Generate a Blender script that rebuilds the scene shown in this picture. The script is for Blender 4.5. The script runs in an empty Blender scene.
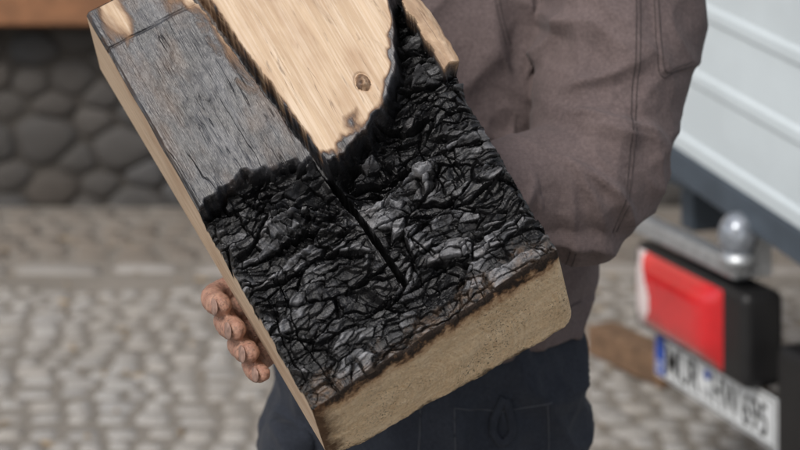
import bpy, bmesh, math, random
import numpy as np
from mathutils import Vector, noise, Matrix
from mathutils.bvhtree import BVHTree
random.seed(7); np.random.seed(7)
scene=bpy.context.scene
col=scene.collection
CAMH=1.55

# ---------------------------------------------------------------- helpers
def link(o,parent=None):
    col.objects.link(o)
    if parent: o.parent=parent
    return o
def empty(name):
    e=bpy.data.objects.new(name,None); e.empty_display_size=.1
    return link(e)
def mesh_obj(name,V,F,mat=None,parent=None,smooth=True):
    m=bpy.data.meshes.new(name); m.from_pydata([tuple(v) for v in V],[],[tuple(f) for f in F]); m.update()
    if mat: m.materials.append(mat)
    if smooth: m.polygons.foreach_set('use_smooth',[True]*len(m.polygons))
    return link(bpy.data.objects.new(name,m),parent)
def fix_normals(o):
    bm=bmesh.new(); bm.from_mesh(o.data); bmesh.ops.recalc_face_normals(bm,faces=bm.faces); bm.to_mesh(o.data); bm.free()
def bvh_of(o): return BVHTree.FromPolygons([v.co.copy() for v in o.data.vertices],[tuple(p.vertices) for p in o.data.polygons])
def sstep(a,b,x):
    t=max(0.,min(1.,(x-a)/(b-a))); return t*t*(3-2*t)
def box(name,c,s,mat,parent=None,bevel=.005,rot=None,seg=2):
    bm=bmesh.new(); bmesh.ops.create_cube(bm,size=1)
    bmesh.ops.scale(bm,vec=s,verts=bm.verts)
    if bevel: bmesh.ops.bevel(bm,geom=bm.edges[:],offset=bevel,segments=seg,profile=.5,affect='EDGES')
    m=bpy.data.meshes.new(name); bm.to_mesh(m); bm.free(); m.materials.append(mat)
    o=link(bpy.data.objects.new(name,m),parent); o.location=c
    if rot: o.rotation_euler=rot
    return o
def cyl(name,p0,p1,r,mat,parent=None,seg=24,r2=None):
    p0=Vector(p0);p1=Vector(p1);d=p1-p0
    bm=bmesh.new(); bmesh.ops.create_cone(bm,cap_ends=True,segments=seg,radius1=r,radius2=r if r2 is None else r2,depth=d.length)
    bmesh.ops.bevel(bm,geom=[e for e in bm.edges if abs(e.verts[0].co.z-e.verts[1].co.z)<1e-6],offset=min(r,.01)*.25,segments=2,affect='EDGES')
    m=bpy.data.meshes.new(name); bm.to_mesh(m); bm.free(); m.materials.append(mat)
    for p in m.polygons: p.use_smooth=len(p.vertices)==4
    o=link(bpy.data.objects.new(name,m),parent); o.location=(p0+p1)/2
    o.rotation_euler=d.to_track_quat('Z','Y').to_euler(); return o

class NT:
    def __init__(s,name):
        s.m=bpy.data.materials.new(name); s.m.use_nodes=True; s.t=s.m.node_tree; s.n=s.t.nodes; s.l=s.t.links
        s.b=s.n['Principled BSDF']
    def set(s,inp,v):
        if hasattr(v,'is_output'): s.l.new(v,inp)
        elif isinstance(v,(tuple,list)) and len(v)==3 and inp.type=='RGBA': inp.default_value=(*v,1)
        else: inp.default_value=v
    def P(s,k,v): s.set(s.b.inputs[k],v)
    def attr(s,name,o='Fac'):
        n=s.n.new('ShaderNodeAttribute'); n.attribute_name=name; return n.outputs[o]
    def obj(s): return s.n.new('ShaderNodeTexCoord').outputs['Object']
    def mapp(s,v,scale=(1,1,1),loc=(0,0,0),rot=(0,0,0)):
        n=s.n.new('ShaderNodeMapping'); n.inputs['Scale'].default_value=scale; n.inputs['Location'].default_value=loc; n.inputs['Rotation'].default_value=rot
        s.l.new(v,n.inputs[0]); return n.outputs[0]
    def noise(s,v,scale=5,detail=4,rough=.6,dist=0):
        n=s.n.new('ShaderNodeTexNoise'); n.inputs['Scale'].default_value=scale; n.inputs['Detail'].default_value=detail
        n.inputs['Roughness'].default_value=rough; n.inputs['Distortion'].default_value=dist
        s.l.new(v,n.inputs['Vector']); return n.outputs['Fac']
    def wave(s,v,scale=5,dist=2,det=2,kind='RINGS',dir='Z',dscale=1):
        n=s.n.new('ShaderNodeTexWave'); n.wave_type=kind
        if kind=='RINGS': n.rings_direction=dir
        else: n.bands_direction=dir
        n.inputs['Scale'].default_value=scale; n.inputs['Distortion'].default_value=dist; n.inputs['Detail'].default_value=det; n.inputs['Detail Scale'].default_value=dscale
        s.l.new(v,n.inputs['Vector']); return n.outputs['Fac']
    def mr(s,v,a,b,c=0.,d=1.):
        n=s.n.new('ShaderNodeMapRange'); s.l.new(v,n.inputs[0])
        for i,x in enumerate((a,b,c,d)): n.inputs[i+1].default_value=x
        return n.outputs[0]
    def mix(s,f,a,b,mode='MIX'):
        n=s.n.new('ShaderNodeMix'); n.data_type='RGBA'; n.blend_type=mode
        ia=[i for i in n.inputs if i.name=='A' and i.type=='RGBA'][0]; ib=[i for i in n.inputs if i.name=='B' and i.type=='RGBA'][0]
        s.set(n.inputs[0],f); s.set(ia,a); s.set(ib,b); return [q for q in n.outputs if q.type=='RGBA'][0]
    def math(s,op,a,b=0.):
        n=s.n.new('ShaderNodeMath'); n.operation=op; s.set(n.inputs[0],a); s.set(n.inputs[1],b); return n.outputs[0]
    def bump(s,h,strength=.5,dist=.002,prev=None):
        n=s.n.new('ShaderNodeBump'); n.inputs['Strength'].default_value=strength; n.inputs['Distance'].default_value=dist
        s.l.new(h,n.inputs['Height'])
        if prev: s.l.new(prev,n.inputs['Normal'])
        s.l.new(n.outputs[0],s.b.inputs['Normal']); return n.outputs[0]
def simple(name,c,rough=.6,metal=0,var=.25,scale=20,bump=0.,bd=.002,spec=.5,c2=None):
    k=NT(name); o=k.obj(); n=k.noise(o,scale,4)
    cc=c2 if c2 else tuple(x*(1-var) for x in c)
    k.P('Base Color',k.mix(k.mr(n,.35,.65),c,cc)); k.P('Roughness',rough); k.P('Metallic',metal); k.P('Specular IOR Level',spec)
    if bump: k.bump(k.noise(o,scale*4,3),bump,bd)
    return k.m

# ---------------------------------------------------------------- tubes / remesh
def catmull(P,n):
    out=[];N=len(P)
    for i in range(N-1):
        p0=P[max(i-1,0)];p1=P[i];p2=P[i+1];p3=P[min(i+2,N-1)]
        for j in range(n):
            t=j/n
            out.append(.5*((2*p1)+(-p0+p2)*t+(2*p0-5*p1+4*p2-p3)*t*t+(-p0+3*p1-3*p2+p3)*t**3))
    out.append(P[-1]); return np.array(out)
def chain(pts,rads,ref=(0,0,1),seg=28,sub=6,cap='round',expo=2.0):
    P=np.array(pts,float); R=np.array([r if isinstance(r,(tuple,list)) else (r,r) for r in rads],float)
    Q=catmull(P,sub);S=catmull(R,sub); ref=np.array(ref,float)
    T=np.gradient(Q,axis=0); T/=np.linalg.norm(T,axis=1)[:,None]
    rings=[]
    def ring(c,t,ra,rb):
        a=np.cross(ref,t); 
        if np.linalg.norm(a)<.05: a=np.cross((.3,.9,.1),t)
        a/=np.linalg.norm(a); b=np.cross(t,a)
        th=np.linspace(0,2*np.pi,seg,endpoint=False)
        ca=np.sign(np.cos(th))*np.abs(np.cos(th))**(2/expo); sa=np.sign(np.sin(th))*np.abs(np.sin(th))**(2/expo)
        return c+np.outer(ca*ra,a)+np.outer(sa*rb,b)
    m0=min(S[0]); m1=min(S[-1])
    if cap=='round':
        for k in (.97,.85,.6,.3): rings.append(ring(Q[0]-T[0]*m0*k,T[0],*(S[0]*math.sqrt(1-k*k))))
    for q,t,s_ in zip(Q,T,S): rings.append(ring(q,t,*s_))
    if cap=='round':
        for k in (.3,.6,.85,.97): rings.append(ring(Q[-1]+T[-1]*m1*k,T[-1],*(S[-1]*math.sqrt(1-k*k))))
    V=np.concatenate(rings); n=len(rings); F=[]
    for i in range(n-1):
        for j in range(seg):
            a=i*seg+j;b=i*seg+(j+1)%seg; F.append((a,b,b+seg,a+seg))
    F.append(tuple(range(seg))[::-1]); F.append(tuple((n-1)*seg+j for j in range(seg)))
    return V,F
def ell(c,r,rot=None,seg=24):
    th=np.linspace(0,2*np.pi,seg,endpoint=False); V=[];F=[]
    ph=np.linspace(.12,np.pi-.12,seg//2)
    for p in ph:
        for t in th: V.append((math.sin(p)*math.cos(t)*r[0],math.sin(p)*math.sin(t)*r[1],math.cos(p)*r[2]))
    n=len(ph)
    for i in range(n-1):
        for j in range(seg):
            a=i*seg+j;b=i*seg+(j+1)%seg; F.append((a,a+seg,b+seg,b))
    F.append(tuple(range(seg))); F.append(tuple((n-1)*seg+j for j in range(seg))[::-1])
    V=np.array(V)
    if rot is not None: V=V@np.array(rot.to_matrix()).T
    return V+np.array(c),F
def join(parts):
    V=[];F=[];o=0
    for v,f in parts:
        V.append(v); F+= [tuple(i+o for i in q) for q in f]; o+=len(v)
    return np.concatenate(V),F
def fuse(name,parts,voxel,mat,parent,smooth_it=6,disp=None,sm=.5):
    V,F=join(parts); o=mesh_obj(name+'_src',V,F); fix_normals(o)
    r=o.modifiers.new('r','REMESH'); r.mode='VOXEL'; r.voxel_size=voxel; r.use_smooth_shade=True
    s=o.modifiers.new('s','SMOOTH'); s.factor=sm; s.iterations=smooth_it
    dg=bpy.context.evaluated_depsgraph_get(); dg.update()
    m=bpy.data.meshes.new_from_object(o.evaluated_get(dg)); bpy.data.objects.remove(o)
    m.name=name; m.materials.clear(); m.materials.append(mat)
    if disp:
        N=len(m.vertices); co=np.empty(N*3); no=np.empty(N*3)
        m.vertices.foreach_get('co',co); m.vertices.foreach_get('normal',no)
        co=co.reshape(-1,3); no=no.reshape(-1,3)
        d=np.array([disp(c,n) for c,n in zip(co,no)])
        co+=no*d[:,None]; m.vertices.foreach_set('co',co.ravel()); m.update()
    m.polygons.foreach_set('use_smooth',[True]*len(m.polygons))
    return link(bpy.data.objects.new(name,m),parent)
def nz(x,y,z): return noise.noise(Vector((x,y,z)))

# ================================================================ BEAM
TL=np.array((-.3037,1.50,1.3958)); BL=np.array((-.075,1.30,1.086)); BR=np.array((.1345,1.347,1.2095)); TR=np.array((-.0563,1.55,1.5147))
TLb=np.array((-.313,1.640,1.308)); BLb=np.array((-.066,1.43,.990)); BRb=np.array((.1655,1.48,1.1011)); TRb=np.array((-.0435,1.692,1.432))
def P(u,v,t):
    u=np.asarray(u)[...,None];v=np.asarray(v)[...,None];t=np.asarray(t)[...,None]
    f=(TL*(1-u)+TR*u)*(1-v)+(BL*(1-u)+BR*u)*v
    b=(TLb*(1-u)+TRb*u)*(1-v)+(BLb*(1-u)+BRb*u)*v
    return f*(1-t)+b*t
THK=.166
wdir=np.array((.851,.2045,.4847)); ndir=np.array((-.0774,-.863,.5001)); edir=(TLb-BLb)/np.linalg.norm(TLb-BLb)
NU,NV,NT_=360,590,56
def slit(v): return .352+.135*v/.885+.006*nz(v*6,3.1,0)+.002*nz(v*30,3.1,0)
bx=[.44,.5,.6,.72,.80,.86,.90,.93,1.0]; bv=[.575,.60,.575,.535,.49,.44,.39,.33,.27]
H=np.zeros((NV,NU)); CH=np.zeros((NV,NU)); SC=np.zeros((NV,NU)); LM=np.zeros((NV,NU))
us=np.linspace(0,1,NU); vs=np.linspace(0,1,NV)
for i,v in enumerate(vs):
    su=slit(v)
    for j,u in enumerate(us):
        x=u*.262;y=v*.434
        left=u<su
        jag=.024*nz(x*28,y*14,1.7)+.014*nz(x*80,y*60,4.)+.006*nz(x*220,y*120,4.)
        vb=(.545-.03*math.sin(u*9)) if left else float(np.interp(u,bx,bv))
        vb+=jag
        c=sstep(-.006,.014,v-vb) if left else sstep(-.004,.009,v-vb)
        sliver=(u>.962+.010*nz(y*60,1,1)) and (.34<v<.535+.012*nz(x*200,y*30,2))
        if sliver: c=0
        q=max(0.,(v-vb))*.434
        g=nz(x*120,y*5,9.); g2=nz(x*40,y*2.5,5.)
        if left:
            pl=nz(x*48,y*2.2,12.)
            hw=.0050+.0005*g+.0018*g2+.0014*nz(x*45,y*36,2)+.0020*(1-sstep(0,.03,abs(pl)))*sstep(-.1,.2,nz(x*9,y*11,21))+.0005*nz(x*160,y*90,3)
        else:
            pl=nz(x*30+3,y*1.6,44.)
            hw=.0005*g+.0014*g2+.0022*(1-sstep(0,.012,abs(pl)))*sstep(.0,.15,nz(x*12,y*9,33))
        if left:
            sawd=abs(v-(.105-.012*u+.004*nz(x*40,1,1))); hw+=.0030*math.exp(-(sawd*.434/.0015)**2)
            if v<.1: hw+=.003
        kd=math.hypot((x-.705*.262)/.0055,(y-.47*.434)/.008)*(1+.25*nz(x*90,y*90,4))
        if kd<2 and not left: hw-=.003*sstep(1.2,.5,kd)*(1+.9*nz(x*300,y*300,1))-.002*math.exp(-((kd-1.25)/.15)**2)
        h=hw; lump=.5
        ds=abs((u-su)*.262)
        if c>0:
            wx=x+.009*nz(x*22,y*22,7.)+.0024*nz(x*110,y*110,7.); wy=y+.008*nz(x*20,y*22,17.)+.0024*nz(x*110,y*110,17.)
            d1,p1=noise.voronoi(Vector((wx*17,wy*46,.3)))
            d2,p2=noise.voronoi(Vector((wx*58,wy*120,2.3)))
            e1=d1[1]-d1[0]; e2=d2[1]-d2[0]
            cr=1-sstep(.0,.08,e1); cr2=1-sstep(0,.09,e2)
            cell=noise.cell(Vector((p1[0].x*9.1,p1[0].y*7.7,0))); cl_a=noise.cell(Vector((p1[0].x*5.1,p1[0].y*3.7,9)))
            cell2=noise.cell(Vector((p2[0].x*9.1,p2[0].y*7.7,5))); cl_b=noise.cell(Vector((p2[0].x*5.1,p2[0].y*3.7,14)))
            near=math.exp(-q/.05)
            fb=noise.fractal(Vector((wx*60,wy*90,1)),.65,2.2,5)
            big=nz(x*17,y*20,31)
            ph=wy*(46+8*nz(x*5,y*5,2))+1.5*nz(x*9,y*9,6)+.35*nz(x*45,y*20,8)-wx*4
            s=ph-math.floor(ph); bid=math.floor(ph)
            am=.45+1.0*nz(x*14,bid*3.7,3)
            saw=(s if s<.9 else (1-s)/.10*.9)
            ph2=wy*140+1.5*nz(x*26,y*20,16)+wx*12; s2=ph2-math.floor(ph2); s2=s2 if s2<.85 else (1-s2)/.15*.85
            l1x=(wx*17-p1[0].x); l1y=(wy*46-p1[0].y); l2x=(wx*58-p2[0].x); l2y=(wy*120-p2[0].y)
            t1=(cell-.5)*l1x*2+(cl_a-.5)*l1y*2; t2=(cell2-.5)*l2x*2+(cl_b-.5)*l2y*2
            base=(.015+.011*near) if left else (.015+.018*near)
            fs=.25+.75*sstep(.003,.015,ds) if v<.89 else 1
            hd_=-.0070*big
            hd_-=(.0068+.0060*near)*saw*am
            hd_-=(.0030+.0012*near)*s2*(.6+1.2*nz(x*18,y*18,60))
            hd_-=(.0032+.0100*near)*(cell-.5)
            hd_-=(.0018+.0042*near)*(cell2-.5)
            hd_-=(.0034+.0070*near)*t1+(.0018+.0034*near)*t2
            hd_-=(.0012+.0018*near)*fb
            hd_+=(.0048+.0050*near)*cr+.0022*cr2
            hc=base+hd_*fs
            lc=abs(nz(wx*5+2,wy*30,8.8)); ck=1-sstep(0,.035,lc); hc+=.0080*ck*min(1,q/.02)
            lc2=abs(nz(wx*40,wy*8,18.8)); ck2=(1-sstep(0,.04,lc2))*sstep(-.1,.2,nz(x*15,y*15,50)); hc+=.0060*ck2*min(1,q/.03)
            hc+=.004*sstep(.95,1.,u)**2*(1+.5*fb)
            hc=hc*(1-.45*sstep(.90,1.,v))
            hc+=.002*sstep(.972,1.,v)
            if left:
                m_=math.exp(-((v-.67)/.05)**2)*sstep(.10,.2,u)
                hc+=.0035*math.sin((wx*.9-wy*.45)*800+3*nz(x*25,y*25,1))*m_
            hc=max(.002,hc)
            wall=sstep(.0,.010,q)
            h=hw*(1-c)+(hc*(.55+.45*wall))*c
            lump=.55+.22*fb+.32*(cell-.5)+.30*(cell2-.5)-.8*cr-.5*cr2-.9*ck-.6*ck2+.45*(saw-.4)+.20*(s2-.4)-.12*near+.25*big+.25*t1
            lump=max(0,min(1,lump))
        if v<.895:
            sw=(.0060-.0030*v/.885)*(1+.30*nz(y*40,7,7)+.2*nz(y*160,7,7))
            k=1-sstep(sw*.75,sw,ds)
            h+=k*.05*sstep(.895,.86,v); lump*=1-k
        h+=.004*sstep(.012,0,u)*(1+nz(y*30,2,2))+.003*sstep(.988,1,u)
        H[i,j]=h; CH[i,j]=c; LM[i,j]=lump
        if left:
            sc=.98-.42*sstep(.13,.06,v)*(1+1.2*nz(x*30,y*8,6))+.25*g2-.5*sstep(.010,.002,ds)*sstep(.35,.1,v)
            sc-=.35*sstep(.15,.38,nz(x*26,y*7,77))*sstep(.5,.2,v)
        else:
            dd=(vb-v)*.434
            sc=sstep(.018,.0,dd+.014*nz(x*60,y*60,2.2))*.85
            sc=max(sc,sstep(.008,.001,ds+.003*nz(y*60,4,4))*.88)
            if sliver: sc=.26
        if kd<1.2 and not left: sc=max(sc,.42+.2*nz(x*200,y*200,5))
        SC[i,j]=max(0,min(1,sc))
INS=np.array([(-.046*sstep(.26,.42,v)*sstep(.60,.555,v)*(1+.12*nz(v*40,9,9))+(.018*(nz(v*22,5,5)+.05)+.010*nz(v*70,5,5))*sstep(.55,.6,v)*sstep(1.0,.96,v)) for v in vs])
INL=np.array([(.010*(nz(v*20,8,5)+.3)+.006*nz(v*70,8,5))*sstep(.52,.56,v)*sstep(1.,.96,v)+.003*nz(v*12,1,9) for v in vs])
def rnd(u,t):
    ru,rt=.11,.17
    u=np.array(u,float);t=np.array(t,float)
    for su_ in (0,1):
        r_u=ru*(1.0 if su_==0 else .8)
        du=(r_u-u)/r_u if su_==0 else (u-(1-r_u))/r_u
        dt=(t-(1-rt))/rt
        m=(du>0)&(dt>0)
        p=du*np.sqrt(np.clip(1-dt*dt/2,0,1)); qq=dt*np.sqrt(np.clip(1-du*du/2,0,1))
        un=(r_u-p*r_u) if su_==0 else (1-r_u+p*r_u)
        tn=1-rt+qq*rt
        u=np.where(m,un,u); t=np.where(m,tn,t)
    return u,t
T0=H/THK
ts=np.linspace(0,1,NT_)[1:]
Vs=[];A_bc=[];A_ch=[];A_sc=[];A_lm=[]
def add(u,v,t,ch,sc,lm):
    uu,tt=rnd(u,t); vv=np.broadcast_to(v,np.shape(uu))
    k=np.clip((uu-.93)/.07,0,1); fr=np.clip(1-tt*4,0,1)
    uw=uu-k*k*np.interp(vv,vs,INS)*fr
    k=np.clip((.06-uu)/.06,0,1); uw=uw+k*k*np.interp(vv,vs,INL)*fr
    p=P(uw,vv,tt); Vs.append(p.reshape(-1,3))
    A_bc.append(np.stack([np.ravel(uu)*.262,np.ravel(vv)*.434,np.ravel(tt)*THK],1))
    for A,x in ((A_ch,ch),(A_sc,sc),(A_lm,lm)): A.append(np.ravel(np.broadcast_to(x,np.shape(uu))).astype(float))
ub=us[::-1][1:]
K=NU+(NT_-1)+(NU-1)+(NT_-2)
RU=np.zeros((NV,K));RT=np.zeros((NV,K));RC=np.zeros((NV,K));RS=np.zeros((NV,K));RL=np.full((NV,K),.5)
for i in range(NV):
    f=T0[i]; r=f[-1]+(1-f[-1])*ts; l=(f[0]+(1-f[0])*ts)[::-1][1:]
    RU[i]=np.concatenate([us,np.ones(NT_-1),ub,np.zeros(NT_-2)])
    RT[i]=np.concatenate([f,r,np.ones(NU-1),l])
    dr=(ts)*THK; dl=dr[::-1][1:]
    cR=CH[i,-1]*np.clip(1-dr/.05,0,1); cL=CH[i,0]*np.clip(1-dl/.006,0,1)
    RC[i]=np.concatenate([CH[i],cR,np.zeros(NU-1),cL])
    sR=np.maximum(CH[i,-1]*np.clip(1.3-dr/.08,0,1),np.clip(.3-dr/.05,0,1)); sL=np.clip(.62-dl/.012,0,1)*(.5+.5*CH[i,0])
    RS[i]=np.concatenate([SC[i],sR,np.zeros(NU-1),sL]); RL[i,:NU]=LM[i]
add(RU,np.repeat(vs[:,None],K,1),RT,RC,RS,RL)
F=[]
for i in range(NV-1):
    a=i*K;b=a+K
    for k in range(K):
        k2=(k+1)%K; F.append((a+k,a+k2,b+k2,b+k))
nside=len(F)
def cap(i,vbase,flip):
    base=sum(len(x) for x in Vs)
    tf=T0[i]; tt=tf[None,1:-1]+(1-tf[None,1:-1])*ts[:-1,None]
    uu=np.repeat(us[None,1:-1],NT_-2,0)
    rim=np.minimum(np.minimum(uu,1-uu)*.262,np.minimum(tt-tf[None,1:-1],1-tt)*THK)
    e=.0035*np.clip(1-np.exp(-rim/.0035),0,1)/.434*(1 if vbase>.5 else -1)
    nn=np.array([[nz(a*9,b*6,1)*.0022+nz(a*40,b*26,1)*.0010+nz(a*120,b*70,1)*.0005 for a,b in zip(ra,rb)] for ra,rb in zip(uu,tt)])
    add(uu,vbase+e+nn/.434,tt,0,0,.5)
    W=NU-2; out=[]
    def idx(r,c):
        if r==0: return i*K+c
        if c==NU-1: return i*K+NU+r-1
        if r==NT_-1: return i*K+NU+(NT_-1)+(NU-2-c)
        if c==0: return i*K+NU+(NT_-1)+(NU-1)+(NT_-2-r)
        return base+(r-1)*W+(c-1)
    for r in range(NT_-1):
        for c in range(NU-1):
            q=(idx(r,c),idx(r,c+1),idx(r+1,c+1),idx(r+1,c)); out.append(q if not flip else q[::-1])
    return out
F1=cap(NV-1,1.0,False); F2=cap(0,0.0,True)
V=np.concatenate(Vs)
me=bpy.data.meshes.new('charred_wooden_beam'); me.from_pydata(V.tolist(),[],F+F1+F2); me.update()
bc=np.concatenate(A_bc)
at=me.attributes.new('bc','FLOAT_VECTOR','POINT'); at.data.foreach_set('vector',bc.ravel())
for nm,A in (('char',A_ch),('scorch',A_sc),('lump',A_lm)):
    at=me.attributes.new(nm,'FLOAT','POINT'); at.data.foreach_set('value',np.concatenate(A))

# beam materials
k=NT('charred_wood'); b=k.attr('bc','Vector'); ch=k.attr('char'); sc=k.attr('scorch'); lm=k.attr('lump')
g1=k.noise(k.mapp(b,(90,4,60)),1,5,.65,.4); g2=k.noise(k.mapp(b,(420,12,300)),1,3,.6); g3=k.noise(k.mapp(b,(22,9,20)),1,4)
wood=k.mix(k.mr(g1,.3,.7),(.58,.435,.30),(.42,.295,.19)); wood=k.mix(k.mr(g2,.45,.75),wood,(.66,.54,.42)); wood=k.mix(k.mr(g3,.46,.68,0,.65),wood,(.36,.225,.135))
crk=k.noise(k.mapp(b,(70,3,60)),1,3,.6); crm=k.math('MULTIPLY',k.mr(k.math('ABSOLUTE',k.math('SUBTRACT',crk,.5)),.0,.006,1.,0.),k.mr(k.noise(k.mapp(b,(16,9,10)),1,2),.52,.60)); wood=k.mix(k.math('MULTIPLY',crm,.8),wood,(.10,.06,.04))
fl=k.noise(k.mapp(b,(240,24,300)),1,4,.7); flm=k.noise(k.mapp(b,(18,12,10)),1,3); wood=k.mix(k.math('MULTIPLY',k.mr(fl,.58,.70,0,.8),k.mr(flm,.42,.58)),wood,(.17,.12,.085))
s1=k.noise(k.mapp(b,(30,12,60)),1,6,.68,.8); s2=k.noise(k.mapp(b,(330,20,200)),1,4,.7); s3=k.noise(k.mapp(b,(12,10,10)),1,3)
scol=k.mix(k.mr(s1,.38,.62),(.009,.009,.011),(.066,.069,.080)); scol=k.mix(k.mr(s3,.42,.60,.0,.7),scol,(.015,.015,.019)); scol=k.mix(k.mr(s2,.54,.72,0,.55),scol,(.17,.166,.166)); scol=k.mix(k.mr(g3,.48,.64,0,.75),scol,(.078,.047,.030))
fis=k.noise(k.mapp(b,(55,1.6,60)),1,3,.55); fism=k.math('MULTIPLY',k.mr(k.math('ABSOLUTE',k.math('SUBTRACT',fis,.5)),.0,.008,1.,0.),k.mr(k.noise(k.mapp(b,(20,14,10)),1,3),.45,.56))
scol=k.mix(k.math('MULTIPLY',fism,.85),scol,(.004,.004,.004))
sm_=k.math('ADD',sc,k.mr(s1,.2,.8,-.40,.40)); brn=k.mr(sm_,.12,.45); blk=k.mr(sm_,.40,.66)
cc=k.mix(brn,wood,(.17,.095,.05)); cc=k.mix(blk,cc,scol)
c1=k.noise(k.mapp(b,(110,220,100)),1,6,.72); c2=k.noise(k.mapp(b,(18,26,20)),1,4)
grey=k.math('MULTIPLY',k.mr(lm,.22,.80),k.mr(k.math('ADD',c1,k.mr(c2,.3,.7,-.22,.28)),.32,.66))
yb=k.n.new('ShaderNodeSeparateXYZ'); k.l.new(b,yb.inputs[0]); yv=yb.outputs[1]
grey=k.math('MULTIPLY',grey,k.mr(yv,.24,.31,.35,1.))
ccol=k.mix(grey,(.007,.007,.008),(.225,.229,.246))  # char grey, with silvery highlights painted onto the raised lumps
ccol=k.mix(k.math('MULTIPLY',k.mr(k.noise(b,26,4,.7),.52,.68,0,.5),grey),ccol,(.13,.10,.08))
nearend=k.mr(k.math('ADD',yv,k.mr(k.noise(b,40,5,.7),.3,.7,-.022,.022)),.416,.440)
ccol=k.mix(k.math('MULTIPLY',nearend,k.mr(c1,.40,.60)),ccol,(.14,.095,.066))
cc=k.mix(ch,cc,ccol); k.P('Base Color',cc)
k.P('Roughness',k.mix(ch,k.mix(blk,(.75,.75,.75),(.38,.38,.38)),k.mix(k.mr(c2,.4,.6),(.28,.28,.28),(.52,.52,.52)))); k.P('Specular IOR Level',.6)
bh=k.math('ADD',k.math('MULTIPLY',c1,ch),k.math('MULTIPLY',g2,.5)); bh=k.math('ADD',bh,k.math('MULTIPLY',k.math('ADD',s2,s1),blk))
bh=k.math('SUBTRACT',bh,k.math('MULTIPLY',fism,k.math('MULTIPLY',blk,.8)))
k.bump(bh,.8,.0014)
me.materials.append(k.m)
k=NT('sawn_end_grain'); b=k.attr('bc','Vector'); 
ctr=k.mapp(b,(1,0,1.15),(-.045,0,-.118))
vl=k.n.new('ShaderNodeVectorMath'); vl.operation='LENGTH'; k.l.new(ctr,vl.inputs[0]); rl=vl.outputs['Value']
cr_=k.n.new('ShaderNodeCombineXYZ'); k.l.new(k.math('ADD',k.math('MULTIPLY',rl,330.),k.math('MULTIPLY',k.noise(b,16,3),5.)),cr_.inputs[0])
ring=k.noise(cr_.outputs[0],1,2,.5); ring2=k.noise(k.mapp(b,(60,1,60)),1,6,.75)
cc=k.mix(k.mr(ring,.38,.64),(.97,.76,.51),(.80,.57,.34)); cc=k.mix(k.mr(ring2,.36,.66,0,.65),cc,(.96,.80,.58))
saw=k.noise(k.mapp(b,(30,1,380),rot=(0,.45,0)),1,4,.7); cc=k.mix(k.mr(saw,.50,.75,0,.50),cc,(.55,.37,.21))
fib=k.noise(k.mapp(b,(600,1,180),rot=(0,.5,0)),1,3,.7); cc=k.mix(k.mr(fib,.50,.75,0,.55),cc,(.52,.36,.21))
gr=k.n.new('ShaderNodeTexGradient'); gr.gradient_type='RADIAL'; k.l.new(k.mapp(ctr,(1,1,1),rot=(math.pi/2,0,0)),gr.inputs[0])
sp=k.noise(b,420,3,.65); spm=k.noise(b,13,4,.6); spk=k.math('MULTIPLY',k.mr(sp,.57,.63),k.mr(spm,.42,.58))
cc=k.mix(k.math('MULTIPLY',spk,.9),cc,(.05,.035,.025))
cmb=k.n.new('ShaderNodeCombineXYZ'); k.l.new(k.math('MULTIPLY',gr.outputs['Fac'],60.),cmb.inputs[0]); rad=k.noise(cmb.outputs[0],1,2,.5)
rc=k.math('MULTIPLY',k.mr(rad,.64,.68),k.mr(rl,.05,.012)); cc=k.mix(k.math('MULTIPLY',rc,.7),cc,(.16,.09,.045))
pat=k.mr(k.noise(b,22,5,.75),.52,.72,0,.45); cc=k.mix(pat,cc,(.48,.33,.19))
se=k.n.new('ShaderNodeSeparateXYZ'); k.l.new(b,se.inputs[0])
ed=k.math('ADD',se.outputs[2],k.mr(k.noise(b,55,5,.7),.3,.7,-.011,.011)); 
cc=k.mix(k.mr(ed,.040,.020,0,.85),cc,(.40,.20,.09)); cc=k.mix(k.mr(ed,.027,.017),cc,(.035,.025,.02))
lx=k.math('ADD',se.outputs[0],k.mr(k.noise(b,60,5,.7),.3,.7,-.008,.008)); cc=k.mix(k.mr(lx,.020,.005,0,.95),cc,(.10,.05,.025))
bz=k.math('ADD',se.outputs[2],k.mr(k.noise(b,60,5,.7),.3,.7,-.012,.012)); cc=k.mix(k.mr(bz,.154,.166,0,.9),cc,(.06,.04,.025))
k.P('Base Color',cc); k.P('Roughness',.85); k.P('Specular IOR Level',.2); k.bump(k.math('ADD',k.math('ADD',fib,saw),k.math('ADD',k.math('MULTIPLY',sp,.8),ring2)),1.,.0022)
me.materials.append(k.m)
mi=np.zeros(len(me.polygons),int); mi[nside:]=1; me.polygons.foreach_set('material_index',mi)
fl_=np.ones((NV-1,K),bool); fl_[:,:NU]=~((CH[:-1]>.5)) ; sm=np.ones(len(me.polygons),bool); sm[:nside]=fl_.ravel()
me.polygons.foreach_set('use_smooth',sm)
beam=link(bpy.data.objects.new('charred_wooden_beam',me)); fix_normals(beam)

# ================================================================ MAN
man=empty('standing_man')
def fabric(name,c,c2,weave=900,rough=.9):
    k=NT(name); o=k.obj(); n=k.noise(o,9,4); n2=k.noise(o,260,3,.7)
    cc=k.mix(k.mr(n,.35,.68),c,c2); cc=k.mix(k.mr(n2,.45,.75,0,.40),cc,tuple(min(1,x*1.6) for x in c)); cc=k.mix(k.mr(n2,.25,.45,.5,0),cc,tuple(x*.5 for x in c))
    cc=k.mix(k.mr(k.noise(o,7,5,.8),.54,.72,0,.4),cc,tuple(x*.65 for x in c2))
    k.P('Base Color',cc); k.P('Roughness',rough); k.P('Specular IOR Level',.15); k.P('Sheen Weight',.06)
    w1=k.wave(o,weave/6.28*1.0,.3,0,'BANDS','X'); w2=k.wave(o,weave/6.28,.3,0,'BANDS','Z')
    b1=k.bump(k.math('ADD',w1,w2),.25,.0006); k.bump(k.math('ADD',k.noise(o,45,4,.6),k.math('MULTIPLY',n2,.4)),.5,.002,b1)
    return k.m
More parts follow.
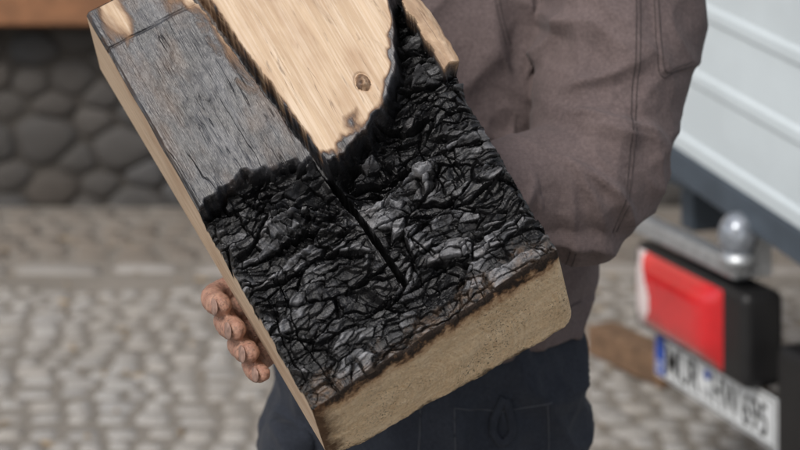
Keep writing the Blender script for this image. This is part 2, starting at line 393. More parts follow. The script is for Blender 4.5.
jm=fabric('jacket_cloth',(.134,.104,.102),(.101,.079,.079)); tm=fabric('trouser_cloth',(.028,.033,.044),(.018,.021,.030))
seam_m=simple('seam_thread',(.055,.043,.043),.9,scale=200)
sk=NT('weathered_skin'); o=sk.obj(); a=sk.noise(o,60,5,.7); d=sk.noise(o,260,4,.7)
c=sk.mix(sk.mr(a,.35,.65),(.44,.26,.19),(.32,.165,.12)); c=sk.mix(sk.mr(d,.48,.68,0,.75),c,(.11,.07,.055))
sk.P('Base Color',c); sk.P('Roughness',.6); sk.P('Subsurface Weight',.1); sk.P('Subsurface Radius',(.01,.004,.002)); sk.P('Subsurface Scale',.5); sk.bump(sk.math('ADD',d,sk.noise(o,700,3)),.6,.0014); skin=sk.m

EL=np.array((.212,1.705,1.200)); SH=np.array((.246,1.83,1.47)); WR=np.array((.098,1.622,1.185))
crook=np.array((.135,1.62,1.27))
def segd(p,a,b):
    ab=b-a;t=max(0,min(1,np.dot(p-a,ab)/np.dot(ab,ab))); return np.linalg.norm(p-a-ab*t),t
def sharp(v): return (1-min(1,abs(v)*2.0))**1.35
def jdisp(p,n):
    x,y,z=p
    du,tu=segd(p,SH,EL); df,tf=segd(p,EL,WR)
    arm=sstep(.125,.09,min(du,df)) if x>.10 or df<.09 else 0
    out=.006*noise.fractal(Vector((x*7,y*7,z*7)),1,2,2)
    w=nz(x*9,y*9,z*9); w2=nz(x*6+5,y*6,z*6)
    dx=x-crook[0]; dz=z-crook[2]; rr=math.hypot(dx,dz)+.3*abs(y-crook[1]); th=math.atan2(dz,dx)
    if arm>0:
        f=sharp(math.sin(th*4.2+1.3*w+1.0*w2+rr*9)*.9)
        out+=arm*.013*(f-.30)*math.exp(-((rr-.100)/.05)**2)*sstep(.05,.085,rr)
        if df<.12:
            f2=sharp(nz(x*4+z*3,y*4,z*20+x*9+1.2*w2)*1.1); out+=arm*.016*(f2-.30)*sstep(.0,.3,tf)
        if du<.14:
            f3=sharp(nz(x*14+2,y*6,z*5+x*8)); out+=arm*.010*(f3-.3)*sstep(.32,.28,x+.2*(z-1.2))
            f6=sharp(math.sin(z*36+x*26+1.9*w+y*9)*.9); out+=arm*.013*(f6-.35)*sstep(1.42,1.33,z)*sstep(1.12,1.22,z)*sstep(.31,.26,x+.3*(z-1.2))
        out+=arm*.004*(sharp(nz(x*22+z*9,y*12,z*19-x*9))-.3)
    if arm<1:
        t=1-arm
        f4=sharp(nz(x*8+z*4,y*4,z*2.6-x*6)); f5=sharp(nz(x*16-z*11,y*8,z*7+4))
        out+=t*(.016*(f4-.3)+.009*(f5-.3))
        if z<1.04: out+=t*.0025*sstep(1.028,1.022,z)
    out+=.0014*sharp(nz(x*34+z*14,y*20,z*30-x*12))*sstep(-.05,.3,nz(x*6,y*6,z*6+9))
    cro=sstep(.045,.10,rr); out=out*(.15+.85*cro) if y<1.78 else out
    out=max(-.0065,min(.014,out))
    if n[1]<-.1 and x>.277 and z>1.308: out+=.003*sstep(.277,.279,x)*sstep(1.308,1.311,z)
    return out
jp=[chain([(.045,1.865,.998),(.05,1.865,1.06),(.05,1.87,1.14),(.045,1.88,1.25),(.04,1.885,1.38),(.04,1.89,1.46),(.04,1.89,1.51)],
    [(.176,.140),(.174,.138),(.170,.134),(.178,.13),(.195,.125),(.185,.11),(.10,.085)],ref=(0,1,0),seg=48,cap='flat',expo=2.3),
    chain([(.04,1.89,1.48),(.04,1.885,1.54),(.04,1.88,1.57)],[.085,.078,.075],ref=(0,1,0),cap='flat'),
    chain([(.15,1.87,1.475),SH,(.247,1.775,1.35),EL+np.array((.010,.012,.035)),EL+np.array((-.014,-.03,-.006)),(.155,1.655,1.190),WR,(.070,1.60,1.178)],
     [.07,.090,.090,.079,.074,.065,.059,.055],ref=(0,1,.2),sub=8),
    chain([(-.07,1.87,1.475),(-.15,1.86,1.46),(-.168,1.82,1.33),(-.165,1.76,1.20),(-.135,1.69,1.165),(-.07,1.61,1.145),(-.045,1.578,1.14)],
     [.07,.082,.080,.070,.064,.054,.05],ref=(0,1,.2),sub=8)]
jacket=fuse('work_jacket',jp,.0036,jm,man,9,jdisp)
bv_=bvh_of(jacket)
def seam(name,pts,r=.0006,off=.0003,mat=seam_m,origin_y=1.0,bvh=bv_):
    pp=catmull(np.array([(a,0,c) for a,c in pts],float),14); out=[]
    for p in pp:
        h=bvh.ray_cast(Vector((p[0],origin_y,p[2])),Vector((0,1,0)))
        if h[0] is not None: out.append(np.array(h[0]+h[1]*off))
    if len(out)<3: return
    keep=[out[0]]
    for q in out[1:]:
        if .0005<np.linalg.norm(q-keep[-1])<.035: keep.append(q)
    if len(keep)<3: return
    v,f=chain(keep,[r]*len(keep),seg=6,sub=1,cap='flat'); return mesh_obj(name,v,f,mat,man)
for dx in (0,.005): seam('sleeve_seam',[(.262+dx,1.46),(.258+dx,1.40),(.252+dx,1.33),(.246+dx,1.28),(.236+dx,1.20),(.222+dx,1.15)])
seam('sleeve_pocket_seam',[(.2785,1.46),(.278,1.38),(.279,1.311),(.30,1.3095),(.322,1.312)]); seam('sleeve_pocket_seam',[(.283,1.46),(.283,1.38),(.284,1.316),(.30,1.314),(.322,1.317)])
for dx in (0,.005): seam('body_seam',[(.10+dx,1.47),(.108+dx,1.38),(.12+dx,1.33)])
seam('hem_stitch',[(-.1,1.024),(.05,1.024),(.15,1.025),(.21,1.027)])
for dx in (0,.005): seam('side_seam',[(.178+dx,1.13),(.172+dx,1.06),(.168+dx,1.01)])

def tdisp(p,n):
    x,y,z=p
    f=sharp(nz(x*8+z*5,y*7,z*7-x*5)); f2=sharp(nz(x*20,y*12,z*15+x*10)); f3=sharp(nz(x*34+z*14,y*14,z*30))
    return .014*(f-.3)+.007*(f2-.3)+.003*(f3-.3)+.001*nz(x*60,y*60,z*60)
tp=[chain([(.035,1.85,1.06),(.035,1.85,.96),(.035,1.855,.88),(.035,1.86,.82)],[(.155,.12),(.176,.128),(.184,.132),(.17,.12)],ref=(0,1,0),seg=40,cap='flat',expo=2.3),
    chain([(.12,1.855,.9),(.125,1.85,.78),(.135,1.84,.50),(.14,1.86,.28),(.145,1.88,.09)],[.098,.098,.075,.066,.068],ref=(0,1,0),cap='flat'),
    chain([(-.055,1.855,.9),(-.060,1.85,.78),(-.08,1.83,.50),(-.09,1.85,.28),(-.095,1.87,.09)],[.098,.098,.075,.066,.068],ref=(0,1,0),cap='flat'),
    chain([(-.118,1.79,.895),(-.125,1.79,.85),(-.12,1.79,.76)],[(.030,.05),(.036,.06),(.035,.05)],ref=(0,1,0),cap='flat')]
tr=fuse('work_trousers',tp,.005,tm,man,2,tdisp)
bt=bvh_of(tr)
tl=simple('trouser_thread',(.06,.066,.08),.9,scale=200)
seam('pocket_stitch',[(.06,.935),(.11,.925),(.17,.932)],mat=tl,bvh=bt,r=.0008)
seam('pocket_edge',[(.06,.935),(.062,.88),(.07,.80)],mat=tl,bvh=bt,r=.0008); seam('pocket_edge',[(.165,.93),(.168,.88),(.165,.80)],mat=tl,bvh=bt,r=.0008)
seam('fly_stitch',[(.02,.99),(.022,.90),(.01,.84)],mat=tl,bvh=bt,r=.0008)
lp=[]
for a,c_ in ((.116,.940),(.106,.920),(.104,.902),(.114,.890),(.125,.902),(.123,.920),(.118,.938)):
    h=bt.ray_cast(Vector((a,1,c_)),Vector((0,1,0)))[0]; lp.append(np.array(h)+np.array((0,-.003,0)))
v,f=chain(lp,[(.0045,.0012)]*len(lp),ref=(0,1,0),seg=10,sub=4); mesh_obj('tool_loop',v,f,tm,man)
boot=simple('boot_leather',(.045,.032,.024),.55,bump=.4)
for x in (.148,-.098):
    fuse('work_boot',[chain([(x,1.90,.06),(x,1.84,.055),(x*1.08,1.74,.045),(x*1.12,1.68,.04)],[(.048,.058),(.05,.055),(.052,.042),(.046,.032)],ref=(0,0,1)),
                      chain([(x,1.885,.06),(x,1.885,.15)],[.055,.055],ref=(0,1,0),cap='flat')],.005,boot,man,4)
    box('boot_sole',(x*1.05,1.79,.012),(.105,.30,.024),simple('sole_rubber',(.02,.02,.02),.8),man,.01)
hp=[ell((.04,1.86,1.715),(.076,.096,.095)),ell((.04,1.815,1.655),(.056,.062,.062)),ell((.04,1.775,1.615),(.03,.025,.022)),
    chain([(.04,1.885,1.50),(.04,1.87,1.60),(.04,1.87,1.66)],[.062,.058,.06],ref=(0,1,0)),
    chain([(.04,1.765,1.70),(.04,1.752,1.675),(.04,1.745,1.662)],[.009,.012,.014],ref=(0,1,0)),
    ell((.057,1.755,1.658),(.009,.012,.008)),ell((.023,1.755,1.658),(.009,.012,.008)),
    ell((.04,1.776,1.722),(.050,.016,.010)),ell((.116,1.87,1.69),(.008,.02,.032)),ell((-.036,1.87,1.69),(.008,.02,.032)),
    ell((.075,1.785,1.665),(.02,.018,.02)),ell((.005,1.785,1.665),(.02,.018,.02))]
fuse('head',hp,.003,skin,man,5)
lip=simple('lip_skin',(.38,.15,.12),.5); ey=simple('eye_white',(.7,.68,.65),.2); iris=simple('iris',(.05,.07,.09),.15)
for zz,t in ((1.636,.0045),(1.628,.005)):
    v,f=ell((.04,1.762,zz),(.024,.008,t)); mesh_obj('lip',v,f,lip,man)
for sx in (-1,1):
    v,f=ell((.04+sx*.031,1.777,1.702),(.013,.011,.009)); mesh_obj('eye',v,f,ey,man)
    v,f=ell((.04+sx*.031,1.769,1.700),(.005,.004,.005)); mesh_obj('pupil',v,f,iris,man)
hair=simple('brown_hair',(.06,.035,.02),.6,scale=150,bump=.9)
fuse('hair',[ell((.04,1.875,1.74),(.083,.095,.085)),ell((.04,1.90,1.69),(.078,.075,.07))],.003,hair,man,3,lambda p,n:.004*nz(p[0]*80,p[1]*60,p[2]*30))
# gripping hand at the beam's back-left edge
nb=ndir/np.linalg.norm(ndir)
def E(k_,a,b_): return BLb+edir*k_-wdir*a+nb*b_
parts=[]; nails=[]
fk=[.186,.160,.134,.110]; fr=[.0120,.0124,.0119,.0104]; fl2=[1.0,1.06,1.0,.86]
for kk,r,L in zip(fk,fr,fl2):
    k2=.150+(kk-.147)*.9
    pts=[E(k2,-.066,-.016),E(kk+.006,-.034,-.0175),E(kk+.008,-.008,-.020),E(kk+.006,.0095,-.012),E(kk+.001,.0155,.004*L),E(kk-.009*L,.0155,.022*L),E(kk-.018*L,.0135,.037*L),E(kk-.024*L,.0110,.046*L)]
    parts.append(chain(pts,[r*1.15,r*1.10,r*1.05,r*1.12,r*1.02,r*.92,r*.93,r*.78],ref=tuple(edir),seg=20,sub=5))
    nails.append((pts[6]*.35+pts[7]*.65-wdir*r*.50+nb*r*.62, pts[7]-pts[6], -wdir*.62+nb*.75, r))
parts.append(chain([E(.150,-.045,-.026),E(.148,-.085,-.028),E(.142,-.125,-.034),E(.14,-.165,-.045)],[(.046,.015),(.045,.019),(.034,.021),(.03,.024)],ref=tuple(nb),seg=28))
parts.append(chain([E(.175,-.10,-.03),E(.198,-.085,-.026),E(.215,-.06,-.018),E(.225,-.04,-.0135)],[.017,.014,.0125,.010],ref=tuple(nb),seg=20))
def hd(p,n):
    return .0005*nz(p[0]*150,p[1]*150,p[2]*150)+.0007*nz(p[0]*60,p[1]*60,p[2]*60)-.0005*sharp(nz(p[0]*260,p[1]*260,p[2]*160))
hand=fuse('gripping_hand',parts,.0015,skin,man,2,hd)
nailm=simple('dirty_fingernail',(.33,.21,.17),.45,var=.5,scale=150)
for c,d_,n_,r in nails:
    d_=d_/np.linalg.norm(d_); n_=n_-d_*np.dot(n_,d_); n_/=np.linalg.norm(n_); s_=np.cross(d_,n_)
    v,f=ell((0,0,0),(r*.85,.0016,r*.66),seg=16); v=v@np.array([d_,n_,s_])+c; mesh_obj('fingernail',v,f,nailm,man)
def Bk(u,v,o): return P(u,v,1.0)-nb*o
parts=[chain([Bk(.92,.62,.075),Bk(.80,.62,.035),Bk(.68,.61,.017),Bk(.60,.605,.016)],[(.028,.024),(.036,.02),(.044,.015),(.044,.013)],ref=tuple(nb),seg=24)]
for dv,r,L in ((-.075,.0095,.92),(-.025,.0105,1.05),(.025,.010,1.0),(.072,.0088,.8)):
    parts.append(chain([Bk(.66,.607+dv*.9,.014),Bk(.60,.605+dv,.0125),Bk(.60-.13*L,.603+dv*1.15,.0125),Bk(.60-.22*L,.602+dv*1.2,.0105),Bk(.60-.29*L,.602+dv*1.22,.0098)],[r*1.1,r*1.1,r,r*.95,r*.8],ref=tuple(nb),seg=18))
parts.append(chain([Bk(.78,.56,.026),Bk(.74,.49,.018),Bk(.69,.44,.013),Bk(.66,.41,.0115)],[.015,.0135,.012,.0095],ref=tuple(nb),seg=18))
fuse('supporting_hand',parts,.0018,skin,man,3)

# ================================================================ GROUND
def stones(x0,x1,y0,y1,sx,sy,gap,z=0.,dome=.012,jit=.15,hgt=.03,wav=0.,scat=0.):
    V=[];F=[];C=[];r=0;y=y0
    g=np.array([-1,-.72,0,.72,1.])
    while y<y1-sy*.4:
        hy=sy*(1+random.uniform(-jit,jit)); x=x0-(random.uniform(0,sx))
        while x<x1:
            wx=sx*(1+random.uniform(-jit*1.6,jit*1.6))
            cx=x+wx/2;cy=y+hy/2+random.uniform(-1,1)*(sy*jit*.4+scat)+wav*math.sin(cx*2.3+.7)+wav*.5*math.sin(cx*5.1+y*3); a=(wx-gap)/2;bb=(hy-gap)/2*(1+random.uniform(-jit,jit)*.9)
            ang=random.uniform(-.18,.18) if scat else random.uniform(-.05,.05); ca,sa=math.cos(ang),math.sin(ang); base=len(V); c=random.random()
            tilt=(random.uniform(-.05,.05),random.uniform(-.05,.05)); zz=z+random.uniform(-.004,.004)
            cor=[random.uniform(.78,1.06) for _ in range(4)]
            for iy in g:
                for ix in g:
                    m=max(abs(ix),abs(iy)); rr=math.hypot(ix,iy)
                    s_=1-.10*max(0,rr-1)/.41
                    q=(cor[0]*(1-ix)*(1-iy)+cor[1]*(1+ix)*(1-iy)+cor[2]*(1-ix)*(1+iy)+cor[3]*(1+ix)*(1+iy))/4
                    px=ix*a*s_*q;py=iy*bb*s_*q
                    h=zz+dome*(1-.35*ix*ix-.35*iy*iy)-(dome*.9 if m>.9 else 0)+tilt[0]*px+tilt[1]*py+random.uniform(-1,1)*dome*.10
                    V.append((cx+px*ca-py*sa,cy+px*sa+py*ca,h)); C.append(c)
            for i in range(4):
                for j in range(4): q=base+i*5+j; F.append((q,q+1,q+6,q+5))
            per=[0,1,2,3,4,9,14,19,24,23,22,21,20,15,10,5]; b2=len(V)
            for p_ in per: v=V[base+p_]; V.append((v[0],v[1],v[2]-hgt)); C.append(c)
            for i in range(16):
                j=(i+1)%16; F.append((base+per[i],b2+i,b2+j,base+per[j]))
            x+=wx
        y+=hy; r+=1
    return V,F,C
def stone_obj(name,V,F,C,mat,parent=None):
    o=mesh_obj(name,V,F,mat,parent); a=o.data.attributes.new('cell','FLOAT','POINT'); a.data.foreach_set('value',C); return o
def stone_mat(name,cols,rough=.8,dirt=(.2,.17,.13)):
    k=NT(name); o=k.obj(); c=k.attr('cell'); r=k.n.new('ShaderNodeValToRGB'); r.color_ramp.interpolation='LINEAR'
    e=r.color_ramp.elements; e[0].color=(*cols[0],1); e[1].color=(*cols[-1],1)
    for i,cc in enumerate(cols[1:-1]): q=e.new((i+1)/(len(cols)-1)); q.color=(*cc,1)
    k.l.new(c,r.inputs[0]); n=k.noise(o,35,4,.7); n2=k.noise(o,1.6,5,.65)
    cc=k.mix(k.mr(n,.35,.7,0,.35),r.outputs[0],dirt); cc=k.mix(k.mr(n2,.42,.62,0,.7),cc,dirt)
    k.P('Base Color',cc); k.P('Roughness',rough); k.bump(k.noise(o,90,4,.7),.6,.004); return k.m
cob=stone_mat('granite_sett',[(.25,.243,.235),(.33,.322,.31),(.28,.27,.258),(.37,.36,.345),(.31,.305,.298),(.33,.31,.285)],dirt=(.295,.272,.242))
cob2=stone_mat('brown_sett',[(.13,.115,.10),(.20,.175,.15),(.165,.148,.13),(.23,.20,.17)],dirt=(.165,.138,.112))
kst=stone_mat('kerb_granite',[(.24,.23,.215),(.31,.295,.28),(.27,.255,.24)],dirt=(.24,.215,.19))
k=NT('sandy_ground'); o=k.obj(); n=k.noise(o,30,5,.75); n2=k.noise(o,1.5,4)
cc=k.mix(k.mr(n,.3,.7),(.22,.20,.175),(.155,.14,.12)); cc=k.mix(k.mr(n2,.4,.7,0,.6),cc,(.28,.255,.225)); 
k.P('Base Color',cc); k.P('Roughness',.95); k.bump(n,.6,.01); gm=k.m
mesh_obj('ground',[(-300,-300,0),(300,-300,0),(300,300,0),(-300,300,0)],[(0,1,2,3)],gm)
V,F,C=stones(-3.4,4.2,.4,5.56,.102,.094,.010,z=-.001,dome=.009,jit=.20,wav=.07,scat=.005); stone_obj('cobblestone_pavement',V,F,C,cob)
V,F,C=stones(-3.6,4.4,5.68,5.81,.33,.12,.012,z=.008,dome=.010,jit=.2,hgt=.06); stone_obj('kerb',V,F,C,kst)
V,F,C=stones(-3.6,4.4,5.85,6.68,.15,.12,.012,z=.002,dome=.010,jit=.22,scat=.006); stone_obj('footpath',V,F,C,cob2)
V=[];F=[]
for i in range(1800):
    x=random.uniform(-3,3.5);y=random.uniform(1.,6.6);s=random.uniform(.003,.010);b_=len(V);a=random.uniform(0,3.14);l=s*random.choice((1,1,4))
    for dx,dy,dz in ((-l,-s,0),(l,-s,0),(0,s,0),(0,0,s*1.0)): V.append((x+dx*math.cos(a)-dy*math.sin(a),y+dx*math.sin(a)+dy*math.cos(a),.007+dz))
    F+=[(b_,b_+1,b_+3),(b_+1,b_+2,b_+3),(b_+2,b_,b_+3)]
mesh_obj('loose_debris',V,F,simple('debris',(.30,.22,.13),.9,c2=(.12,.09,.06),scale=3),smooth=False)
wb=simple('weathered_block_wood',(.20,.12,.07),.85,c2=(.10,.06,.035),scale=25,bump=.6)
box('wooden_block',(.70,4.62,.055),(.10,.36,.09),wb,None,.008,rot=(0,0,.5),seg=3)

# ================================================================ HOUSE
house=empty('timber_framed_house')
wst=stone_mat('fieldstone',[(.030,.032,.035),(.062,.056,.051),(.038,.040,.043),(.092,.080,.070),(.052,.043,.036),(.066,.067,.070),(.032,.029,.027)],dirt=(.046,.040,.035))  # stone tones darkened to carry the shade of the overhang
V=[];F=[];C=[]
seeds=[]
tries=0
while len(seeds)<430 and tries<60000:
    tries+=1
    sx_=random.uniform(-6.05,6.05); sz_=random.uniform(-.04,.84); rr_=random.choice((.065,.085,.115))
    if all(((sx_-a)/1.35)**2+(sz_-b_)**2>((rr_+r_)*.78)**2 for a,b_,r_ in seeds): seeds.append((sx_,sz_,rr_))
S=np.array(seeds)
for si,(sx_,sz_,rr_) in enumerate(seeds):
    d=np.hypot((S[:,0]-sx_)/1.35,S[:,1]-sz_); nbr=[j for j in np.argsort(d)[1:14]]
    prof=[]
    for a in range(18):
        th=2*math.pi*a/18; tmax=.30
        for j in nbr:
            ex=(S[j,0]-sx_)/1.35; ez=S[j,1]-sz_; L2=ex*ex+ez*ez; pr_=(ex*math.cos(th)+ez*math.sin(th))
            if pr_>1e-6:
                w_=rr_/(rr_+S[j,2]); tmax=min(tmax,w_*L2/pr_)
        prof.append(tmax)
    prof=[min(p_,rr_*1.9) for p_ in prof]
    sm_p=[(prof[a-1]+2*prof[a]+prof[(a+1)%18])/4 for a in range(18)]
    c=random.random(); o_=random.uniform(0,.02); base=len(V)
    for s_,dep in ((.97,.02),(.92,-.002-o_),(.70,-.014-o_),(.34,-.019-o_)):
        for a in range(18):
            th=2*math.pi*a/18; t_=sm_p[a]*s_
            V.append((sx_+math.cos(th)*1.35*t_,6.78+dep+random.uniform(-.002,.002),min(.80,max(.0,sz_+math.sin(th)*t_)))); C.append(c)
    for r_ in range(3):
        for e in range(18): a0=base+r_*18+e; a1=base+r_*18+(e+1)%18; F.append((a0,a1,a1+18,a0+18))
    F.append(tuple(base+54+e for e in range(18)))
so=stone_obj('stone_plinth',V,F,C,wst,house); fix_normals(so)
mort=simple('mortar',(.052,.046,.040),.95,bump=.8,scale=12); box('plinth_core',(0,7.085,.39),(12.2,.62,.80),mort,house,.0)
beamm=simple('oiled_oak',(.28,.125,.055),.6,c2=(.17,.075,.032),scale=9,bump=.5); dark=simple('sill_shade_tone',(.06,.035,.02),.7,scale=9,bump=.5)
plaster=simple('lime_plaster',(.55,.50,.42),.9,scale=4,bump=.4)
box('sill_beam',(0,6.82,.905),(12.3,.54,.19),beamm,house,.01)
box('sill_shade_strip',(0,6.84,.800),(12.2,.44,.02),dark,house,.002)  # added dark strip standing in for the shade below the sill overhang
box('infill_wall',(0,7.12,2.3),(12.0,.44,2.6),plaster,house,.0)
for x in (-5.9,-4.2,-2.5,-.8,.9,2.6,4.3,5.9): box('post',(x,6.98,2.3),(.18,.24,2.58),beamm,house,.008)
for z in (1.95,3.66): box('rail',(0,6.985,z),(11.6,.20,.16),beamm,house,.008)
glass=simple('window_glass',(.03,.04,.05),.08,scale=1)
for x in (-3.35,.05,3.45):
    box('window_pane',(x,6.90,2.85),(.9,.03,1.2),glass,house,0)
    wf=simple('window_paint',(.75,.74,.7),.5)
    for dx in (-.48,0,.48): box('window_frame',(x+dx,6.87,2.85),(.07,.06,1.34),wf,house,.005)
    for dz in (-.63,.63): box('window_frame',(x,6.865,2.85+dz),(1.03,.05,.07),wf,house,.005)
roof=simple('clay_roof_tile',(.25,.09,.05),.8,scale=6,bump=.5)
mesh_obj('roof',[(-6.4,6.5,3.75),(6.4,6.5,3.75),(6.4,10,6.6),(-6.4,10,6.6),(6.4,13.5,3.75),(-6.4,13.5,3.75)],[(0,1,2,3),(3,2,4,5)],roof,house,False)
mesh_obj('gable_walls',[(-6,7.34,0),(-6,12.9,0),(-6,12.9,4.1),(-6,10,6.4),(-6,7.34,4.1),(6,7.34,0),(6,12.9,0),(6,12.9,4.1),(6,10,6.4),(6,7.34,4.1)],[(0,1,2,3,4),(5,9,8,7,6),(1,6,7,2)],plaster,house,False)

# ================================================================ TRAILER
trl=empty('utility_trailer')
tv=Vector((.329,-.944,0)).normalized()
tn=Vector((-.944,-.329,0)).normalized()
O=Vector((.61,3.7,0))
ang=math.atan2(tv.y,tv.x)
def T(s,z,o=0.): 
    p=O+tv*s+tn*o; return Vector((p.x,p.y,z))
def tbox(name,s0,s1,z0,z1,o0,o1,mat,bevel=.005,seg=2):
    c=T((s0+s1)/2,(z0+z1)/2,(o0+o1)/2)
    return box(name,c,(abs(s1-s0),abs(o1-o0),abs(z1-z0)),mat,trl,bevel,rot=(0,0,ang),seg=seg)
galv=simple('galvanised_steel',(.60,.63,.66),.38,.75,scale=40,bump=.1)
whitep=simple('white_panel_paint',(.60,.67,.71),.45,scale=3,var=.12)
darkf=simple('chassis_paint',(.065,.085,.11),.5,scale=12)
blackp=simple('black_plastic',(.012,.012,.013),.45)
def tgz(s): return .900-.147*(s+.05)
pr=[(0,.007),(.03,.007),(.037,0)]
zz=.04
while zz<.95:
    pr+=[(zz+.12,0),(zz+.128,.005),(zz+.150,.005),(zz+.158,0)]; zz+=.158
pr+=[(1.08,0),(1.09,.015),(1.12,.015)]
ss=np.linspace(-.36,1.35,12); V=[];F=[]
for s in ss:
    for zr,o_ in pr: V.append(T(s,tgz(s)+zr,o_+.02))
n=len(pr)
for i in range(len(ss)-1):
    for j in range(n-1): a=i*n+j; F.append((a,a+1,a+n+1,a+n))
tg=mesh_obj('ribbed_tailgate',V,F,whitep,trl,False)
sol=tg.modifiers.new('s','SOLIDIFY'); sol.thickness=.003; bvm=tg.modifiers.new('b','BEVEL'); bvm.width=.003; bvm.segments=2
V=[]
for s in (-.38,1.37):
    for dz,o_ in ((-.075,.03),(-.004,.03),(-.004,-.06),(-.075,-.06)): V.append(T(s,tgz(s)+dz,o_))
F=[(0,1,5,4),(1,2,6,5),(2,3,7,6),(3,0,4,7),(0,3,2,1),(4,5,6,7)]
cb=mesh_obj('rear_cross_member',V,F,darkf,trl,False); bb=cb.modifiers.new('b','BEVEL'); bb.width=.006; bb.segments=2
for s in (-.36,1.35):
    tbox('side_wall',s-.012,s+.012,.80,1.85,-2.6,-.01,whitep,.004)
tbox('load_floor',-.34,1.33,.74,.775,-2.6,-.07,darkf,.004)
tbox('front_wall',-.34,1.33,.80,1.85,-2.63,-2.605,whitep,.004)
for s in (.0,1.0): tbox('chassis_rail',s-.03,s+.03,.64,.735,-3.2,-.08,darkf,.006)
tbox('drawbar',.46,.54,.54,.62,-4.0,-1.4,galv,.006)
tyre=simple('tyre_rubber',(.02,.02,.021),.85,bump=.5); rim=simple('wheel_rim',(.55,.56,.58),.35,.8)
for s in (-.28,1.27):
    a=T(s-.085,.31,-1.25); b2=T(s+.085,.31,-1.25)
    cyl('tyre',a,b2,.31,tyre,trl,48); cyl('wheel_rim',T(s-.09,.31,-1.25),T(s+.09,.31,-1.25),.18,rim,trl,32)
    cyl('hub',T(s-.1,.31,-1.25),T(s+.1,.31,-1.25),.05,blackp,trl,24)
    V=[];F=[]
    for i in range(13):
        th=math.pi*i/12
        for dd in (-.11,.11): V.append(T(s+dd,.31+.37*math.sin(th),-1.25+.37*math.cos(th)))
        if i: q=len(V)-4; F.append((q,q+1,q+3,q+2))
    mg=mesh_obj('mudguard',V,F,blackp,trl); mg.modifiers.new('s','SOLIDIFY').thickness=.006
cyl('axle',T(-.2,.31,-1.25),T(1.2,.31,-1.25),.035,darkf,trl)
tbox('lamp_rail',-.33,.42,.638,.680,.00,.045,galv,.008)
tbox('rail_bracket',.37,.42,.64,.80,-.05,-.002,galv,.004)
tbox('rail_bracket',-.26,-.21,.64,.84,-.05,-.002,galv,.004)
tbox('lamp_housing',-.02,.47,.420,.622,-.05,.05,blackp,.02,4)
k=NT('red_lamp_lens'); o=k.obj(); w=k.wave(o,60,0,0,'BANDS','X'); k.P('Base Color',k.mix(k.mr(k.noise(o,6,3),.4,.6),(.62,.012,.018),(.46,.008,.012))); k.P('Roughness',.16); k.P('Coat Weight',1.); k.P('Coat Roughness',.08)
k.bump(w,.15,.002); redm=k.m
whl=simple('clear_lamp_lens',(.74,.64,.64),.2,scale=30,var=.1)
# domed lens: clear segment (left sweep) and red segment share one curved surface
NS,NZ=48,24; Vl=[];Fr=[];Fw=[]
for i in range(NS+1):
    for j in range(NZ+1):
        a=-1+2*i/NS; c_=-1+2*j/NZ
        Vl.append(T(.195+.190*a,.523+.087*c_,.050+.030*(1-abs(a)**7)*(1-abs(c_)**4)))
for i in range(NS):
    for j in range(NZ):
        q=i*(NZ+1)+j; s_=.380*(i+.5)/NS; t=1-(j+.5)/NZ
        wv=(.018+.100*math.sin(math.pi*min(1,.10+t*.88))*(.30+.70*t))*1.25
        (Fw if s_<wv else Fr).append((q,q+NZ+1,q+NZ+2,q+1))
lens=mesh_obj('lamp_lens',Vl,Fr+Fw,redm,trl); lens.data.materials.append(whl)
for i_,p_ in enumerate(lens.data.polygons): p_.material_index=0 if i_<len(Fr) else 1
tbox('bumper',-.0,1.2,.300,.404,-.05,-.004,blackp,.012,3)
tbox('bumper_end_block',.535,1.2,.30,.54,-.06,.02,blackp,.02,3)
v,f=ell(T(.42,.735,.035),(.042,.042,.050)); mesh_obj('marker_lamp',v,f,simple('chrome_glass',(.42,.46,.52),.2,.5,scale=60,var=.6),trl)
cyl('marker_lamp_base',T(.42,.670,.035),T(.42,.70,.035),.038,galv,trl)
plw=simple('plate_white',(.70,.73,.75),.35,var=.08); plb=simple('plate_blue',(.01,.07,.42),.35); plk=simple('plate_black',(.01,.01,.01),.4)
tbox('number_plate',0,.52,.306,.416,.0,.004,plw,.0015)
tbox('plate_band',.006,.046,.312,.410,.0045,.006,plb,.0004)
for (a,b_,c_,d_) in ((.048,.514,.408,.411),(.048,.514,.311,.314),(.048,.051,.314,.408),(.511,.514,.314,.408)): tbox('plate_border',a,b_,c_,d_,.0045,.0055,plk,.0003)
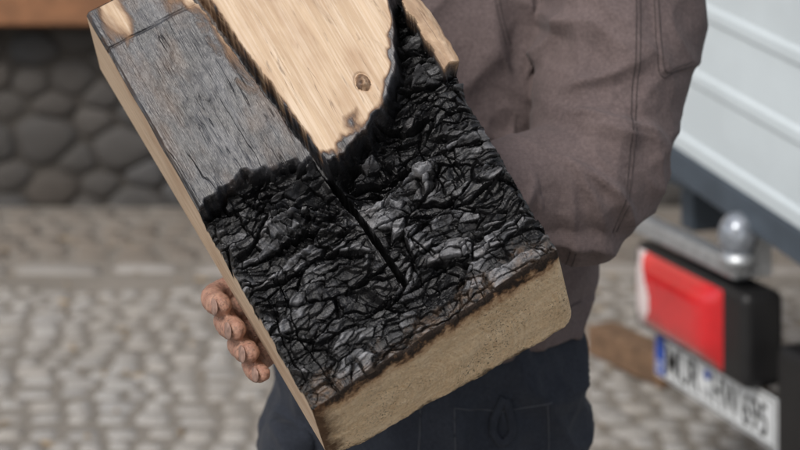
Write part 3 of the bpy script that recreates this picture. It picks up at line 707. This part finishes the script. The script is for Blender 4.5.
def text(name,s,body,size,z0,mat,xs=1.,o_=.0055):
    cu=bpy.data.curves.new(name,'FONT'); cu.body=body; cu.size=size; cu.extrude=.0006; cu.offset=size*.004
    ob=bpy.data.objects.new(name,cu); link(ob)
    dg=bpy.context.evaluated_depsgraph_get(); dg.update(); m=bpy.data.meshes.new_from_object(ob.evaluated_get(dg)); bpy.data.objects.remove(ob)
    m.materials.clear(); m.materials.append(mat); ob=link(bpy.data.objects.new(name,m),trl)
    ob.location=T(s,z0,o_); ob.rotation_euler=(math.pi/2,0,ang); ob.scale=(xs,1,1); return ob
text('plate_lettering',.056,'M\u00dcR',.098,.325,plk,.74)
text('plate_lettering',.262,'HW',.098,.325,plk,.66)
text('plate_lettering',.385,'695',.098,.325,plk,.70)
text('plate_country_letter',.014,'D',.032,.322,plw,.9,.0065)
cyl('plate_seal',T(.243,.380,.004),T(.243,.380,.0065),.012,plb,trl); cyl('plate_seal',T(.243,.340,.004),T(.243,.340,.0065),.012,galv,trl)

# ================================================================ LIGHT / CAMERA
w=bpy.data.worlds.new('World'); scene.world=w; w.use_nodes=True
nt=w.node_tree; sky=nt.nodes.new('ShaderNodeTexSky'); sky.sky_type='NISHITA'; sky.sun_disc=False
el=math.radians(44); az=math.radians(-148)
sky.sun_elevation=el; sky.sun_rotation=az; sky.air_density=1.; sky.dust_density=4.
hs=nt.nodes.new('ShaderNodeHueSaturation'); hs.inputs['Saturation'].default_value=.45
nt.links.new(sky.outputs[0],hs.inputs['Color']); nt.links.new(hs.outputs[0],nt.nodes['Background'].inputs[0]); nt.nodes['Background'].inputs[1].default_value=.15
sd=bpy.data.lights.new('sun','SUN'); sd.energy=1.5; sd.angle=math.radians(12); sd.color=(1,.96,.90)
so=link(bpy.data.objects.new('sun',sd)); dirv=Vector((math.sin(az)*math.cos(el),math.cos(az)*math.cos(el),math.sin(el)))
so.rotation_euler=dirv.to_track_quat('Z','Y').to_euler()
cam=bpy.data.cameras.new('camera'); co=link(bpy.data.objects.new('camera',cam)); co.location=(0,0,CAMH); co.rotation_euler=(math.pi/2,0,0)
cam.sensor_width=36; cam.lens=70; cam.shift_y=-375/800; cam.clip_end=1000; cam.clip_start=.05
cam.dof.use_dof=True; cam.dof.focus_distance=1.42; cam.dof.aperture_fstop=5.0
scene.camera=co
scene.view_settings.view_transform='Standard'; scene.view_settings.look='None'; scene.view_settings.exposure=0
